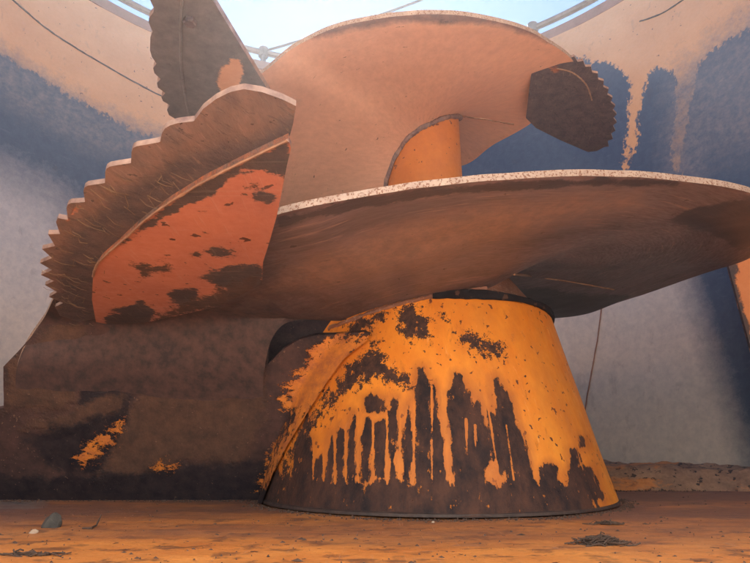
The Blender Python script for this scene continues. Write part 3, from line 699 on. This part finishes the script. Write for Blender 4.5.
# wisps of straw caught on the lower knife
def wisps():
    V = []; f = []; teethp = [(60, 300), (58, 285), (60, 270), (70, 240), (84, 215), (106, 190), (100, 255), (84, 285), (72, 305), (110, 228), (136, 200), (165, 175)]
    for i in range(90):
        bx, by = random.choice(teethp); p = onplane(bx+random.gauss(0, 9), by+random.gauss(0, 9), PL1) - np.array([0, 0, .002])
        a = random.gauss(1.1, .5); l = random.uniform(.008, .03); d = np.array([math.cos(a)*l, math.sin(a)*l, -random.uniform(0, .006)])
        m = p + d*.5 + np.array([random.gauss(0, .002), random.gauss(0, .002), -.002])
        tv, tf = tube([tuple(p), tuple(m), tuple(p+d)], random.uniform(.0002, .0004), 4)
        k = len(V); V += tv; f += [tuple(j+k for j in q) for q in tf]
    o = mesh_obj('straw_wisps', V, f, m_straw); o['kind'] = 'stuff'; tag(o, 'fine wisps of straw caught on the teeth of the nearest knife', 'straw')
wisps()

# ---------------------------------------------------------------- things on the floor
def ground(px, py): return onplane(px, py, (0., 0, 0))
def rock(name, p, rx, ry, rz, mat, label, cat, seed, group=None):
    import bmesh
    bm = bmesh.new(); bmesh.ops.create_icosphere(bm, subdivisions=3, radius=1)
    for v in bm.verts:
        q = v.co.copy(); k = 1 + .35*noise.noise(q*1.3 + Vector((seed, 0, 0))) + .10*noise.noise(q*4 + Vector((0, seed, 0)))
        q *= k
        for nrm, dd in ((Vector((.6, -.6, .55)).normalized(), .72), (Vector((-.7, -.5, .5)).normalized(), .78), (Vector((.1, -.95, .2)).normalized(), .75)):
            e = q.dot(nrm) - dd
            if e > -.12: q -= nrm*(e+.12)
        q.z = max(q.z, -.55)
        v.co = Vector((q.x*rx, q.y*ry, (q.z+.55)*rz))
    me = bpy.data.meshes.new(name); bm.to_mesh(me); bm.free(); me.materials.append(mat)
    o = bpy.data.objects.new(name, me); link(o); o.location = p; tag(o, label, cat, group); return o
rock('stone', ground(51.5, 527.5), .0125, .011, .0108, m_stone, 'dark grey angular stone lying on the rusty floor at left', 'stone', 3.3)
rock('pebble', ground(33, 533.5), .0048, .004, .003, m_paleston, 'tiny pale pebble just in front of the dark grey stone', 'pebble', 5.1)
rock('pebble', ground(433, 523), .0022, .002, .0016, m_paleston, 'tiny white fleck of grit in front of the cone', 'pebble', 8.1)
g = ground(92, 529)
V, f = tube([tuple(ground(82, 530)+np.array([0, 0, .002])), tuple(ground(91, 530)+np.array([0, 0, .002])), tuple(ground(96, 528)+np.array([0, 0, .003])), tuple(ground(99, 527)+np.array([.001, 0, .015]))], [.001, .0014, .0014, .0008], 6)
tag(mesh_obj('bent_twig', V, f, m_twig), 'short dark bent twig sticking up beside the grey stone', 'twig')
def clump(cx, cy, n, w, h, name, label, sx=1.):
    base = ground(cx, cy); V = []; f = []
    for i in range(n):
        a = random.uniform(-.5, .5) + random.choice((0, math.pi)); l = random.uniform(.008, .026)
        x, y = base[0]+random.gauss(0, w)*sx, base[1]+random.gauss(0, w*.4); dist = abs(x-base[0])/w
        z = random.uniform(.0005, max(.0012, h*(1-.35*dist))); q = []
        for k in range(4):
            t = k/3-.5; q.append((x+math.cos(a)*l*t, y+math.sin(a)*l*t+random.gauss(0, .001), max(.0006, z+random.gauss(0, .0016))))
        tv, tf = tube(q, random.uniform(.0004, .0010), 5); k = len(V); V += tv; f += [tuple(j+k for j in qq) for qq in tf]
    tag(mesh_obj(name, V, f, m_twig), label, 'twigs')
clump(602, 545.5, 110, .011, .009, 'twig_clump', 'small matted clump of dry twigs lying on the floor at right')
clump(608, 524.5, 26, .008, .003, 'twig_clump', 'thin scrap of dry stalks behind the matted twig clump')
clump(28, 556, 34, .010, .003, 'twig_clump', 'flat litter of dark stalks in the bottom left corner', 1.2)
def grit():
    V = []; f = []
    import itertools
    for i in range(900):
        y = .42 + 1.0*random.random()**1.4; x = random.uniform(-.72, .72)*y*1.1
        if math.hypot(x-AX, y-AY) < .37: continue
        s = random.choice((.0003, .0004, .0005, .0007, .0009, .0014))*random.uniform(.7, 1.2); k = len(V)
        e = random.uniform(1, 5); a = random.uniform(-.5, .5)
        for (u, v, z) in ((-1, 0, 0), (0, -1, 0), (1, 0, 0), (0, 1, 0), (0, 0, 1)):
            u *= e*random.uniform(.6, 1.2); v *= random.uniform(.6, 1.3)
            V.append((x+s*(u*math.cos(a)-v*math.sin(a)), y+s*(u*math.sin(a)+v*math.cos(a)), z*s*random.uniform(.15, .5) + (.0012 if z else -.0004)))
        f += [(k, k+1, k+4), (k+1, k+2, k+4), (k+2, k+3, k+4), (k+3, k, k+4)]
    for i in range(1500):
        th = random.uniform(-1.9, 1.9); rr = .356 + abs(random.gauss(0, .012)); x = AX + rr*math.sin(th); y = AY - rr*math.cos(th)
        if i % 3 == 0: x = random.uniform(-.95, -.2); y = 1.15 - abs(random.gauss(0, .012))
        if i % 7 == 0: x = random.uniform(.45, 1.0); y = 1.42 - .1*max(0, x-.8) - abs(random.gauss(0, .012))
        s = random.choice((.0008, .0012, .0018, .0026)); k = len(V)
        for (u, v, z) in ((-1, 0, 0), (0, -1, 0), (1, 0, 0), (0, 1, 0), (0, 0, 1)):
            V.append((x+s*u*random.uniform(.7, 2.), y+s*v*random.uniform(.6, 1.3), z*s*random.uniform(.4, 1.2) + (.0008 if z else -.0006)))
        f += [(k, k+1, k+4), (k+1, k+2, k+4), (k+2, k+3, k+4), (k+3, k, k+4)]
    o = mesh_obj('floor_grit', V, f, m_grit, smooth=False); o['kind'] = 'stuff'; tag(o, 'scattered dark grit and rust flakes over the rusty floor', 'grit')
grit()

# ---------------------------------------------------------------- thin air volume added to stand in for lens glare
def haze():
    x0, x1, y0, y1, z0, z1 = -2.4, 2.4, -1.5, 3.4, -1.0, 2.75
    V = [(x, y, z) for x in (x0, x1) for y in (y0, y1) for z in (z0, z1)]
    f = [(0, 1, 3, 2), (4, 6, 7, 5), (0, 4, 5, 1), (2, 3, 7, 6), (0, 2, 6, 4), (1, 5, 7, 3)]
    m = bpy.data.materials.new('glare_air'); m.use_nodes = True; n = m.node_tree.nodes; n.remove(n['Principled BSDF'])
    v = n.new('ShaderNodeVolumePrincipled'); v.inputs['Color'].default_value = (.93, .95, 1, 1); v.inputs['Density'].default_value = .0105
    v.inputs['Anisotropy'].default_value = .62
    m.node_tree.links.new(v.outputs[0], n['Material Output'].inputs['Volume'])
    o = mesh_obj('haze', V, f, m, smooth=False); o['kind'] = 'stuff'; tag(o, 'thin glowing air volume added in the tub to stand in for lens glare', 'haze')
haze()
